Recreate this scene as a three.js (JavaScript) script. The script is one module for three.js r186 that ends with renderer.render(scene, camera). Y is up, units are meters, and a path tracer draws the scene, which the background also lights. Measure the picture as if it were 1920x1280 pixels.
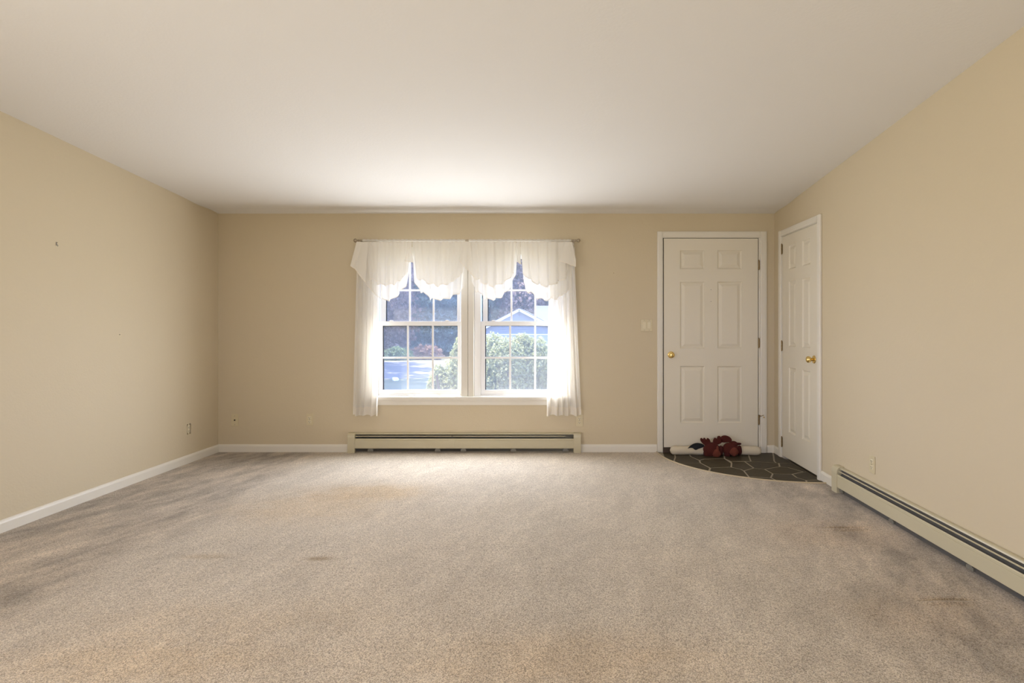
import * as THREE from 'three';
import { RoundedBoxGeometry } from 'three/addons/geometries/RoundedBoxGeometry.js';
import { mergeGeometries, mergeVertices, toCreasedNormals } from 'three/addons/utils/BufferGeometryUtils.js';
import { RectAreaLightUniformsLib } from 'three/addons/lights/RectAreaLightUniformsLib.js';

// ---------------------------------------------------------------- camera, sky, sun, exposure
const F = 1110, VX = 1050, VY = 609, D = 5.761, CH = 1.235;      // focal length and vanishing point in pixels, distance of the window wall, eye height
const scene = new THREE.Scene();
const camera = new THREE.PerspectiveCamera(2 * Math.atan(640 / F) * 180 / Math.PI, 1.5, 0.05, 400);
camera.position.set(0, CH, 0);
camera.setViewOffset(1920, 1280, 960 - VX, 640 - VY, 1920, 1280);  // a shifted lens: the window wall is square to the view
scene.background = new THREE.Color(1.95, 2.7, 5.0);
const sun = new THREE.DirectionalLight(new THREE.Color(1.0, 0.92, 0.74), 15);
sun.position.set(-14, 40, -20); sun.target.position.set(0, 0, -14); sun.shadow.radius = 1.5;
Object.assign(sun.shadow.camera, { left: -60, right: 60, top: 60, bottom: -60, near: 1, far: 160 }); sun.shadow.mapSize.set(2048, 2048);
scene.add(sun, sun.target);
RectAreaLightUniformsLib.init();
const renderer = new THREE.WebGLRenderer({ antialias: true });
renderer.toneMapping = THREE.LinearToneMapping;
renderer.toneMappingExposure = 1.03;
renderer.shadowMap.enabled = true;

// ---------------------------------------------------------------- helpers
const PX = (px, z = D) => (px - VX) * z / F, PY = (py, z = D) => CH + (VY - py) * z / F;
function rng(seed) { let a = seed; return () => { a = (a + 0x6D2B79F5) | 0; let t = Math.imul(a ^ (a >>> 15), 1 | a); t = (t + Math.imul(t ^ (t >>> 7), 61 | t)) ^ t; return ((t ^ (t >>> 14)) >>> 0) / 4294967296; }; }
const hash = (x, y, s) => { let h = Math.imul(x, 374761393) + Math.imul(y, 668265263) + Math.imul(s, 1442695041); h = Math.imul(h ^ (h >>> 13), 1274126177); return ((h ^ (h >>> 16)) >>> 0) / 4294967296; };
function vnoise(x, y, s, wrap = 0) {
  const xi = Math.floor(x), yi = Math.floor(y), fx = x - xi, fy = y - yi, u = fx * fx * (3 - 2 * fx), v = fy * fy * (3 - 2 * fy);
  const m = (n) => wrap ? ((n % wrap) + wrap) % wrap : n;
  const a = hash(m(xi), m(yi), s), b = hash(m(xi + 1), m(yi), s), c = hash(m(xi), m(yi + 1), s), d = hash(m(xi + 1), m(yi + 1), s);
  return a + (b - a) * u + (c - a) * v + (a - b - c + d) * u * v;
}
const fbm = (x, y, s, n = 4) => { let t = 0, a = 0.5, q = 0; for (let i = 0; i < n; i++) { t += a * vnoise(x, y, s + i); q += a; a *= 0.5; x *= 2.03; y *= 2.03; } return t / q; };
function tex(n, size, fn, color = false) {
  const data = new Uint8Array(n * n * 4);
  for (let j = 0; j < n; j++) for (let i = 0; i < n; i++) { const c = fn(i / n, j / n), k = (j * n + i) * 4; for (let q = 0; q < 3; q++) data[k + q] = Math.max(0, Math.min(255, (Array.isArray(c) ? c[q] : c) * 255)); data[k + 3] = 255; }
  const t = new THREE.DataTexture(data, n, n); t.wrapS = t.wrapT = THREE.RepeatWrapping; t.magFilter = THREE.LinearFilter; t.minFilter = THREE.LinearMipmapLinearFilter; t.generateMipmaps = true;
  if (color) t.colorSpace = THREE.SRGBColorSpace;
  t.repeat.set(1 / size, 1 / size); t.needsUpdate = true; return t;
}
const std = (color, roughness = 0.6, more = {}) => new THREE.MeshStandardMaterial({ color, roughness, ...more });
const phys = (color, roughness, more = {}) => new THREE.MeshPhysicalMaterial({ color, roughness, ...more });
const names = {};
function numbered(n) { const k = names[n] = (names[n] ?? -1) + 1; return k ? n + '_' + String(k).padStart(3, '0') : n; }
const V3 = THREE.Vector3;
function uvm(g) {                                                  // texture coordinates in metres, by the way each face points
  if (g.index) g = g.toNonIndexed();
  const p = g.attributes.position, uv = new Float32Array(p.count * 2), a = new V3(), b = new V3(), c = new V3();
  for (let i = 0; i < p.count; i += 3) {
    a.fromBufferAttribute(p, i); b.fromBufferAttribute(p, i + 1); c.fromBufferAttribute(p, i + 2);
    const n = b.clone().sub(a).cross(c.clone().sub(a)), x = Math.abs(n.x), y = Math.abs(n.y), z = Math.abs(n.z);
    [a, b, c].forEach((v, k) => { const q = x >= y && x >= z ? [v.z, v.y] : y >= z ? [v.x, v.z] : [v.x, v.y]; uv[(i + k) * 2] = q[0]; uv[(i + k) * 2 + 1] = q[1]; });
  }
  g.setAttribute('uv', new THREE.BufferAttribute(uv, 2));
  return g;
}
const clean = (g) => { g = g.index ? g.toNonIndexed() : g; for (const k of Object.keys(g.attributes)) if (!['position', 'normal', 'uv'].includes(k)) g.deleteAttribute(k); if (!g.attributes.uv) g.setAttribute('uv', new THREE.BufferAttribute(new Float32Array(g.attributes.position.count * 2), 2)); return g; };
const join = (list) => mergeGeometries([list].flat(9).map(clean));
const bx = (x0, x1, y0, y1, z0, z1) => new THREE.BoxGeometry(x1 - x0, y1 - y0, z1 - z0).translate((x0 + x1) / 2, (y0 + y1) / 2, (z0 + z1) / 2);
const rb = (x0, x1, y0, y1, z0, z1, r = 0.003, s = 2) => new RoundedBoxGeometry(x1 - x0, y1 - y0, z1 - z0, s, Math.min(r, (x1 - x0) / 2.01, (y1 - y0) / 2.01, (z1 - z0) / 2.01)).translate((x0 + x1) / 2, (y0 + y1) / 2, (z0 + z1) / 2);
const cyl = (r, h, seg = 24, r2 = r) => new THREE.CylinderGeometry(r2, r, h, seg);
const lathe = (pts, seg = 28) => new THREE.LatheGeometry(pts.map(([r, y]) => new THREE.Vector2(r, y)), seg);
function prism(pts, x0, x1, bevel = 0) {                            // a profile of (distance from wall, height) drawn out along x
  const s = new THREE.Shape(pts.map(([d, y]) => new THREE.Vector2(-d, y)));
  return new THREE.ExtrudeGeometry(s, { depth: x1 - x0 - 2 * bevel, bevelEnabled: bevel > 0, bevelSize: bevel, bevelThickness: bevel, bevelOffset: -bevel, bevelSegments: 2, curveSegments: 8 }).translate(0, 0, bevel).rotateY(Math.PI / 2).translate(x0, 0, 0);
}
function sheet(nu, nv, fn) {                                        // a cloth surface from fn(u, v) -> [x, y, z]
  const p = [], uv = [], ix = [];
  for (let j = 0; j <= nv; j++) for (let i = 0; i <= nu; i++) { const q = fn(i / nu, j / nv); p.push(...q); uv.push(q[0], q[1]); }
  for (let j = 0; j < nv; j++) for (let i = 0; i < nu; i++) { const a = j * (nu + 1) + i, b = a + 1, c = a + nu + 1, d = c + 1; ix.push(a, c, b, b, c, d); }
  const g = new THREE.BufferGeometry(); g.setAttribute('position', new THREE.Float32BufferAttribute(p, 3)); g.setAttribute('uv', new THREE.Float32BufferAttribute(uv, 2)); g.setIndex(ix); g.computeVertexNormals(); return g;
}
function mesh(name, geos, material, parent) {
  const list = [geos].flat(9), m = new THREE.Mesh(list.length > 1 ? join(list) : list[0], material);
  m.castShadow = m.receiveShadow = true;
  m.name = parent ? name : numbered(name); (parent ?? scene).add(m); return m;
}
function tag(o, label, category, group, kind) { o.userData = { label, category }; if (group) o.userData.group = group; if (kind) o.userData.kind = kind; return o; }
function thing(name, label, category, [x, y, z] = [0, 0, 0], turn = 0, group, kind) {
  const g = new THREE.Group(); g.name = numbered(name); g.position.set(x, y, z); g.rotation.y = turn; scene.add(g); return tag(g, label, category, group, kind);
}
function part(name, parent) { const g = new THREE.Group(); g.name = name; parent.add(g); return g; }
const ST = 'structure';

// ---------------------------------------------------------------- materials
const plaster = tex(512, 0.7, (u, v) => { let t = 0; for (const [n, a] of [[64, 0.5], [128, 0.3], [24, 0.2]]) t += a * vnoise(u * n, v * n, n, n); return t; });
const M = {
  veilGlass: phys(new THREE.Color(1, 1, 1), 0.38, { transmission: 1, thickness: 0, ior: 1.2 }),  // roughened panes put a pale veil of light over the outdoor view
  wall: std(new THREE.Color(0.635, 0.54, 0.375), 0.75, { bumpMap: plaster, bumpScale: 0.0006 }),
  ceiling: std(new THREE.Color(0.80, 0.775, 0.735), 0.9, { bumpMap: plaster, bumpScale: 0.0005 }),
  trim: std(new THREE.Color(0.78, 0.735, 0.64), 0.42),
  door: std(new THREE.Color(0.76, 0.70, 0.575), 0.45),
  vinyl: std(new THREE.Color(0.92, 0.91, 0.89), 0.35),
  heater: std(new THREE.Color(0.56, 0.50, 0.34), 0.4),
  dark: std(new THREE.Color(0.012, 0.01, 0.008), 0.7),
  shadedFin: std(new THREE.Color(0.3, 0.285, 0.26), 0.6, { metalness: 0.4 }),  // grey darkened to put the shade of the heater cavity into the fins
  steel: std(new THREE.Color(0.4, 0.39, 0.37), 0.6, { metalness: 0.6 }),
  copper: std(new THREE.Color(0.35, 0.17, 0.09), 0.5, { metalness: 0.8 }),
  bracket: std(new THREE.Color(0.2, 0.19, 0.16), 0.5, { metalness: 0.3 }),
  almond: std(new THREE.Color(0.66, 0.57, 0.37), 0.35),
  almondLight: std(new THREE.Color(0.74, 0.66, 0.47), 0.35),
  brass: std(new THREE.Color(0.83, 0.62, 0.24), 0.22, { metalness: 1 }),
  oldBrass: std(new THREE.Color(0.28, 0.2, 0.1), 0.4, { metalness: 0.8 }),
  rod: std(new THREE.Color(0.42, 0.36, 0.28), 0.3, { metalness: 0.9 }),
  glass: phys(new THREE.Color(1, 1, 1), 0, { transmission: 1, thickness: 0, ior: 1.45 }),
  gasket: std(new THREE.Color(0.02, 0.02, 0.02), 0.6),
  grout: std(new THREE.Color(0.36, 0.31, 0.24), 0.9),
  sheer: phys(new THREE.Color(0.93, 0.89, 0.81), 1, { transmission: 0.27, thickness: 0, opacity: 0.84, transparent: true }),
  hem: phys(new THREE.Color(0.86, 0.80, 0.70), 1, { transmission: 0.08, thickness: 0, opacity: 0.97, transparent: true }),
};

// ---------------------------------------------------------------- room shell
const XL = PX(409), XR = PX(1452), ZB = -D, ZF = 1.9, T = 0.18, CEIL0 = PY(400.5), RISE = 0.0843;
const winL = PX(697), winR = PX(1067), winB = PY(744), winT = PY(476);
const doorL = PX(1243), doorR = PX(1422), doorT = PY(446);
function slab(outline, holes, depth) {
  const s = new THREE.Shape(outline.map((p) => new THREE.Vector2(...p)));
  for (const h of holes) s.holes.push(new THREE.Path(h.map((p) => new THREE.Vector2(...p))));
  return new THREE.ExtrudeGeometry(s, { depth, bevelEnabled: false });
}
const rect = (a, b, c, d) => [[a, c], [b, c], [b, d], [a, d]];
tag(mesh('wall_back', uvm(slab(rect(XL - T, XR + T, -0.1, 2.6), [rect(winL, winR, winB, winT), rect(doorL - 0.02, doorR + 0.02, -0.05, doorT + 0.02)], T).translate(0, 0, ZB - T)), M.wall), 'beige painted wall with the window and the white entry door', 'wall', null, ST);
const rwY0 = 0.7, rwY1 = 1.7, swZ0 = -1.3, swZ1 = 1.5;                  // added windows out of view: heights, and the side window's ends
{ // left wall with the ragged hole of an uncovered outlet box
  const zc = -5.31, yc = PY(804, 5.31), hole = [[-.028, -.045], [.024, -.048], [.031, -.03], [.027, 0], [.032, .028], [.026, .047], [-.02, .05], [-.03, .035]].map(([a, b]) => [zc + a, yc + b]);
  const g = slab(rect(ZB - T, ZF + T, -0.1, 3.2), [hole, rect(swZ0, swZ1, rwY0, rwY1)], T).rotateY(-Math.PI / 2);          // shape x -> z, drawn out towards -x
  g.translate(XL, 0, 0);
  tag(mesh('wall_left', uvm(g), M.wall), 'plain beige wall on the left side', 'wall', null, ST);
  const t = thing('wall_outlet', 'uncovered outlet without its cover plate in a dark wall hole', 'outlet', [XL, yc, zc], Math.PI / 2);
  mesh('junction_box', [bx(-.034, .034, -.054, .054, -.06, -.055), bx(-.034, -.031, -.054, .054, -.055, -.004), bx(.031, .034, -.054, .054, -.055, -.004), bx(-.031, .031, .051, .054, -.055, -.004), bx(-.031, .031, -.054, -.051, -.055, -.004)], M.steel, t);
  const r = mesh('receptacle', [rb(-.017, .017, -.034, .034, -.03, -.002, .004), bx(-.009, .009, -.05, .05, -.006, -.004)], M.almondLight, t);
  for (const y of [-.017, .017]) mesh('slot', [bx(-.008, -.006, y - .004, y + .004, -.003, -.001), bx(.006, .008, y - .004, y + .004, -.003, -.001), cyl(.0025, .002, 10).rotateX(Math.PI / 2).translate(0, y - .009, -.002)], M.dark, r);  // slot holes drawn as raised dark pieces in place of shaded recesses
}
const clA = -5.545, clB = -4.784, clT = 2.058;                        // closet door: hinge side, latch side, top
{
  const g = slab(rect(ZB - T, ZF + T, -0.1, 3.2), [rect(clA - .015, clB + .015, -.05, clT + .015)], T).rotateY(-Math.PI / 2).translate(XR + T, 0, 0);
  tag(mesh('wall_right', uvm(g), M.wall), 'beige wall on the right side with the closet door', 'wall', null, ST);
  tag(mesh('wall_closet', uvm(join([bx(XR + T, XR + .9, -.1, 2.6, clA - .2, clA - .15), bx(XR + T, XR + .9, -.1, 2.6, clB + .15, clB + .2), bx(XR + .9, XR + .95, -.1, 2.6, clA - .2, clB + .2), bx(XR + T, XR + .95, 2.4, 2.45, clA - .2, clB + .2), bx(XR + T, XR + .95, -.1, -.02, clA - .2, clB + .2)])), M.wall), 'inside of the closet behind the closed narrow door', 'wall', null, ST);
}
const rwX0 = -0.9, rwX1 = 1.8;               // the added window behind the camera
tag(mesh('wall_front', uvm(slab(rect(XL - T, XR + T, -0.1, 3.2), [rect(rwX0, rwX1, rwY0, rwY1)], T).translate(0, 0, ZF)), M.wall), 'beige wall behind the camera', 'wall', null, ST);
{ // ceiling: rises towards the camera, with a slight taped ridge along the window wall
  const pts = [], ceil = (d) => CEIL0 + RISE * d + 0.005 * Math.exp(-(((d - .12) / .09) ** 2)) - 0.006 * Math.exp(-(((d - .36) / .13) ** 2));
  for (let i = 0; i <= 40; i++) { const d = i / 40 * 0.9; pts.push([d, ceil(d)]); }
  pts.push([D + ZF + T, CEIL0 + RISE * (D + ZF + T)], [D + ZF + T, 3.4], [-T, 3.4], [-T, ceil(0)]);
  const g = prism(pts, XL - T, XR + T).translate(0, 0, ZB);
  tag(mesh('ceiling', uvm(toCreasedNormals(clean(g), 0.3)), M.ceiling), 'smooth off-white ceiling rising towards the viewer', 'ceiling', null, ST);
}

// ---------------------------------------------------------------- carpet
const arcR = 1.15;
const floorAt = (px, py) => { const z = CH * F / (py - VY); return [(px - VX) * z / F, -z]; };
{
  const N = 2048;
  const grain = tex(N, 1.0, (u, v) => {
    const a = vnoise(u * 300, v * 300, 5, 300), b = vnoise(u * 140, v * 140, 8, 140), c = vnoise(u * 560, v * 560, 11, 560);
    let t = 0.5 * a + 0.14 * b + 0.36 * c; t = (t - 0.5) * 0.75 + 0.86;
    return [t + .02, t * 0.985 + .01, t * 0.95 + .015];
  }, true);
  const pile = tex(N, 1.0, (u, v) => 0.62 * vnoise(u * 300, v * 300, 5, 300) + 0.38 * vnoise(u * 560, v * 560, 11, 560));
  const mat = new THREE.MeshPhysicalMaterial({ color: new THREE.Color(1, 1, 1), vertexColors: true, roughness: 1, specularIntensity: 0.15, map: grain, bumpMap: pile, bumpScale: 0.0028, sheen: 1, sheenRoughness: 0.55, sheenColor: new THREE.Color(1, 0.95, 0.88) });
  const st = 0.016, nx = Math.ceil((XR - XL) / st), nz = Math.ceil((ZF - ZB) / st), p = [], col = [], uv = [], ix = [], inside = [];
  const stains = [[690, 922, .42, .2, .24, [.9, .8, .66]], [585, 950, .5, .3, .2, [.94, .86, .74]], [600, 1047, .06, .025, .3, [.7, .64, .55]], [385, 1043, .12, .03, .18, [.8, .73, .62]], [250, 1240, .55, .16, .12, [1, .87, .68]], [1060, 1235, .5, .18, .12, [1, .88, .72]], [420, 1160, .6, .16, .08, [1, .9, .75]], [1720, 1150, .3, .2, .12, [.85, .76, .66]], [1560, 1000, .4, .25, .12, [.88, .78, .68]]].map(([x, y, rx, rz, a, c]) => [...floorAt(x, y), rx, rz, a, c]);
  const crease = [[1535, 1650, 991], [1715, 1840, 1127]].map(([a, b, y]) => [floorAt(a, y)[0], floorAt(b, y)[0], floorAt(a, y)[1]]);
  const ss = (a, b, x) => { const t = Math.max(0, Math.min(1, (x - a) / (b - a))); return t * t * (3 - 2 * t); };
  for (let j = 0; j <= nz; j++) for (let i = 0; i <= nx; i++) {
    let x = XL + i * st, z = ZB + j * st; x = Math.min(x, XR); z = Math.min(z, ZF);
    let dx = XR - x, dz = z - ZB, r = Math.hypot(dx, dz), inn = false;
    if (r < arcR) { if (r > arcR - st * 1.5) { x = XR - dx * arcR / r; z = ZB + dz * arcR / r; } else inn = true; }
    inside.push(inn);
    // brushed nap: long soft patches of pile lying this way or that, stronger where nobody walks
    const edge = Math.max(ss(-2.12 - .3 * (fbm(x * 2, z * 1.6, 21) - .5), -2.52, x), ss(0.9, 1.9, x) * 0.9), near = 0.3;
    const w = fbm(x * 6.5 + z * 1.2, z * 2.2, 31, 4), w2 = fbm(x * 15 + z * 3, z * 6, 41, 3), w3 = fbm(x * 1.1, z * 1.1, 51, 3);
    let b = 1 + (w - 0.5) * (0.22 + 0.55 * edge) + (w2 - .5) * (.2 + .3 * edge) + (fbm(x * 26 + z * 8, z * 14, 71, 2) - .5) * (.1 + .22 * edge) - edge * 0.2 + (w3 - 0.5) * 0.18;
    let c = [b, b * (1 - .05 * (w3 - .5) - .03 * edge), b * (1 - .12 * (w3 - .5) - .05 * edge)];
    for (const [sx, sz, rx, rz, a, tint] of stains) { const q = ((x - sx) / rx) ** 2 + ((z - sz) / rz) ** 2; if (q < 6) { const k = Math.min(1, Math.exp(-q) * 1.3 * (0.4 + 1.2 * fbm(x * 9, z * 14, 61, 3))); c = c.map((v, n) => v * (1 + (tint[n] - 1) * k * (a * 4))); } }
    let y = (w2 - .5) * .003;
    for (const [a, e, cz] of crease) if (x > a && x < e) { const d = z - cz, k = Math.sin(Math.PI * (x - a) / (e - a)); y += k * (-.02 * Math.exp(-(((d + .012) / .012) ** 2)) + .014 * Math.exp(-(((d - .012) / .012) ** 2))); }
    p.push(x, y, z); uv.push(x, z); col.push(.71 * c[0], .64 * c[1], .535 * c[2]);
  }
  for (let j = 0; j < nz; j++) for (let i = 0; i < nx; i++) { const a = j * (nx + 1) + i, q = [a, a + nx + 1, a + 1, a + nx + 2]; for (const t of [[q[0], q[1], q[2]], [q[2], q[1], q[3]]]) if (!t.some((k) => inside[k])) ix.push(...t); }
  const g = new THREE.BufferGeometry(); g.setAttribute('position', new THREE.Float32BufferAttribute(p, 3)); g.setAttribute('uv', new THREE.Float32BufferAttribute(uv, 2)); g.setAttribute('color', new THREE.Float32BufferAttribute(col, 3)); g.setIndex(ix); g.computeVertexNormals();
  const fl = tag(mesh('floor', g, mat), 'worn beige cut-pile carpet covering the room', 'carpet', null, ST);
  mesh('subfloor', bx(XL - T, XR + T, -.1, -.03, ZB - T, ZF + T), M.grout, fl);
  const arc = []; for (let i = 0; i <= 48; i++) { const a = i / 48 * Math.PI / 2; arc.push(new V3(XR - Math.cos(a) * (arcR - .002), .003, ZB + Math.sin(a) * (arcR - .002))); }
  const eg = new THREE.TubeGeometry(new THREE.CatmullRomCurve3(arc), 64, .007, 8);
  tag(mesh('trim_1', eg, std(new THREE.Color(.55, .45, .3), .5)), 'thin curved edge strip between carpet and flagstones', 'trim', null, ST);
}
// ---------------------------------------------------------------- flagstone entry
{
  const fg = thing('floor_entry', 'quarter round entry floor of dark irregular flagstones', 'tile floor', [0, 0, 0], 0, null, ST);
  const clip = [[XR, ZB]]; for (let i = 0; i <= 40; i++) { const a = i / 40 * Math.PI / 2; clip.push([XR - Math.cos(a) * (arcR - .012), ZB + Math.sin(a) * (arcR - .012)]); }
  const bed = new THREE.Shape(clip.map(([x, z]) => new THREE.Vector2(x, -z)));
  mesh('grout_bed', new THREE.ExtrudeGeometry(bed, { depth: .02, bevelEnabled: false }).rotateX(-Math.PI / 2).translate(0, -.0268, 0), M.grout, fg);
  const P = [[60, 140, 190, 150, 205, 200, 190, 240, 100, 240], [190, 140, 330, 140, 370, 195, 460, 235, 470, 262, 230, 265, 190, 240, 205, 200], [230, 265, 470, 262, 570, 315, 560, 360, 480, 400, 250, 330], [460, 235, 510, 220, 700, 215, 725, 215, 800, 265, 795, 305, 575, 315, 470, 262], [330, 140, 720, 140, 725, 215, 700, 215, 510, 220, 460, 235, 370, 195],
    [720, 140, 970, 140, 985, 195, 1005, 245, 790, 245, 725, 215], [790, 245, 940, 248, 1035, 315, 930, 345, 900, 330, 810, 310, 795, 305, 800, 265], [575, 315, 795, 305, 810, 310, 900, 330, 930, 345, 980, 405, 720, 400, 640, 420, 560, 360], [970, 140, 1235, 140, 1245, 195, 1250, 240, 1270, 260, 1005, 245, 985, 195], [940, 248, 1005, 245, 1270, 260, 1300, 265, 1310, 300, 1150, 328, 1035, 315],
    [640, 420, 720, 400, 980, 405, 1000, 450, 990, 500, 700, 500], [1035, 315, 1150, 328, 1235, 375, 1215, 418, 980, 405, 930, 345], [1235, 140, 1400, 140, 1450, 262, 1300, 265, 1270, 260, 1250, 240, 1245, 195], [1300, 265, 1450, 262, 1620, 355, 1560, 355, 1400, 310, 1310, 300], [1150, 328, 1310, 300, 1400, 310, 1560, 355, 1440, 380, 1235, 375],
    [980, 405, 1215, 418, 1340, 475, 1400, 520, 990, 520, 1000, 450], [1215, 418, 1235, 375, 1440, 380, 1490, 415, 1590, 445, 1600, 480, 1600, 540, 1400, 520, 1340, 475], [1440, 380, 1560, 355, 1620, 355, 1760, 440, 1690, 440, 1590, 445, 1490, 415], [1590, 445, 1690, 440, 1760, 440, 1900, 540, 1600, 540, 1600, 480]];
  const slate = [0, 1, 2, 3].map((k) => phys(new THREE.Color(.043 + k * .005, .034 + k * .004, .02 + k * .002), .5 + k * .03, { bumpMap: tex(128, .3, (u, v) => vnoise(u * 8, v * 8, k, 8) * .6 + .4 * vnoise(u * 32, v * 32, k + 3, 32)), bumpScale: .0015, specularIntensity: .5 }));
  const cut = (poly, [ax, az], [bx_, bz]) => { const out = [], side = ([x, z]) => (bx_ - ax) * (z - az) - (bz - az) * (x - ax); for (let i = 0; i < poly.length; i++) { const p = poly[i], q = poly[(i + 1) % poly.length], s = side(p), t = side(q); if (s >= 0) out.push(p); if (s * t < 0) { const k = s / (s - t); out.push([p[0] + (q[0] - p[0]) * k, p[1] + (q[1] - p[1]) * k]); } } return out; };
  const area = (p) => p.reduce((s, [x, z], i) => { const [a, b] = p[(i + 1) % p.length]; return s + x * b - a * z; }, 0) / 2;
  let hull = clip; if (area(hull) < 0) hull = [...hull].reverse();
  P.forEach((f, n) => {
    let poly = []; for (let i = 0; i < f.length; i += 2) poly.push(floorAt(1230 + f[i] * .17708, 820 + f[i + 1] * .17699));
    for (let i = 0; i < hull.length; i++) if (poly.length) poly = cut(poly, hull[i], hull[(i + 1) % hull.length]);
    poly = poly.filter((p, i) => { const q = poly[(i + 1) % poly.length]; return Math.hypot(p[0] - q[0], p[1] - q[1]) > .006; });
    if (poly.length < 3 || Math.abs(area(poly)) < .002) return;
    if (area(poly) < 0) poly.reverse();
    const ins = poly.map((p, i) => { // shrink by half a joint
      const a = poly[(i + poly.length - 1) % poly.length], b = poly[(i + 1) % poly.length], e = [p[0] - a[0], p[1] - a[1]], h = [b[0] - p[0], b[1] - p[1]], le = Math.hypot(...e), lh = Math.hypot(...h);
      let nx = -e[1] / le - h[1] / lh, nz = e[0] / le + h[0] / lh; const l = Math.hypot(nx, nz) || 1, k = .0065 / Math.max(.5, l / 2); return [p[0] + nx / l * k, p[1] + nz / l * k];
    });
    const g = new THREE.ExtrudeGeometry(new THREE.Shape(ins.map(([x, z]) => new THREE.Vector2(x, -z))), { depth: .006, bevelEnabled: true, bevelSize: .0015, bevelThickness: .0015, bevelOffset: -.0015, bevelSegments: 1 }).rotateX(-Math.PI / 2).translate(0, -.0125 + (hash(n, 3, 7) - .5) * .001, 0);
    mesh('flagstone', uvm(g), slate[n % 4], fg);
  });
}
// ---------------------------------------------------------------- baseboards
const BB = [[0, 0], [.013, 0], [.013, .056], [.010, .066], [.005, .073], [0, .075]];
function baseboard(name, label, len, pos, turn) { const m = mesh(name, prism(BB, 0, len), M.trim); m.position.set(...pos); m.rotation.y = turn; tag(m, label, 'baseboard', null, ST); }
const heatL = PX(655), heatR = PX(1089);
baseboard('baseboard_back_left', 'white baseboard between the left corner and the window heater', heatL - XL - .002, [XL, 0, ZB], 0);
baseboard('baseboard_back', 'white baseboard between the window heater and entry door', PX(1231.5) - heatR - .003, [heatR + .002, 0, ZB], 0);
baseboard('baseboard_back_right', 'short white baseboard between entry door and closet corner', XR - PX(1437.5), [PX(1437.5), -.009, ZB], 0);
baseboard('baseboard_left', 'long white baseboard along the left wall', ZF - ZB, [XL, 0, ZF], Math.PI / 2);
baseboard('baseboard_right_corner', 'short white baseboard in the corner beside the closet hinges', clA - .066 - ZB, [XR, -.009, ZB], -Math.PI / 2);
baseboard('baseboard_right', 'white baseboard between closet door and right heater', 4.714 - 4.432, [XR, 0, -4.714], -Math.PI / 2);

// ---------------------------------------------------------------- doors
function panelGeo(x0, x1, y0, y1) {
  const rings = [[0, 0], [.004, -.005], [.012, -.011], [.018, -.011], [.042, -.002], [.045, -.0015]], p = [];
  const R = (k) => { const [i, z] = rings[k]; return [[x0 + i, y0 + i, z], [x1 - i, y0 + i, z], [x1 - i, y1 - i, z], [x0 + i, y1 - i, z]]; };
  for (let k = 0; k + 1 < rings.length; k++) { const a = R(k), b = R(k + 1); for (let s = 0; s < 4; s++) { const t = (s + 1) % 4; p.push(...a[s], ...a[t], ...b[t], ...a[s], ...b[t], ...b[s]); } }
  const c = R(rings.length - 1); p.push(...c[0], ...c[1], ...c[2], ...c[0], ...c[2], ...c[3]);
  const back = [[x0, y0, -.014], [x0, y1, -.014], [x1, y1, -.014], [x1, y0, -.014]]; p.push(...back[0], ...back[1], ...back[2], ...back[0], ...back[2], ...back[3]);
  const g = new THREE.BufferGeometry(); g.setAttribute('position', new THREE.Float32BufferAttribute(p, 3)); g.computeVertexNormals(); return clean(g);
}
function makeDoor(d, w, h, cols, rows) {
  const holes = []; for (const [a, b] of cols) for (const [c, e] of rows) holes.push(rect(a, b, c, e));
  const s = new THREE.Shape(rect(0, w, 0, h).map((p) => new THREE.Vector2(...p))); for (const q of holes) s.holes.push(new THREE.Path(q.map((p) => new THREE.Vector2(...p))));
  mesh('slab', [new THREE.ExtrudeGeometry(s, { depth: .02, bevelEnabled: false }).translate(0, 0, -.02), bx(0, w, 0, h, -.036, -.02)], M.door, d);
  for (const [a, b] of cols) for (const [c, e] of rows) mesh('panel', panelGeo(a, b, c, e), M.door, d);
}
function knob(d, x, y, lock) {
  const k = part('door_knob', d); k.position.set(x, y, 0);
  mesh('rosette', lathe([[0, 0], [.033, 0], [.033, .003], [.030, .007], [.018, .010], [0, .010]]).rotateX(Math.PI / 2), M.brass, k);
  mesh('knob', lathe([[0, .008], [.011, .008], [.011, .022], [.016, .028], [.0235, .035], [.027, .045], [.026, .055], [.020, .062], [.010, .0645], [0, .065]]).rotateX(Math.PI / 2), M.brass, k);
  if (lock) mesh('keyhole', cyl(.006, .003, 16).rotateX(Math.PI / 2).translate(0, 0, .066), M.oldBrass, k);
}
function hinge(d, x, y, m) {
  const q = part('hinge', d); q.position.set(x, y, 0);
  mesh('knuckle', [0, 1, 2].map((i) => cyl(.006, .028, 14).translate(0, (i - 1) * .0295, .006)), m, q);
  mesh('pin', [new THREE.SphereGeometry(.0055, 10, 8).translate(0, .047, .006), new THREE.SphereGeometry(.0045, 10, 8).translate(0, -.046, .006)], m, q);
  mesh('leaf', bx(-.004, .012, -.043, .043, -.002, .001), m, q);
}
const dB = PY(838);
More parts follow.
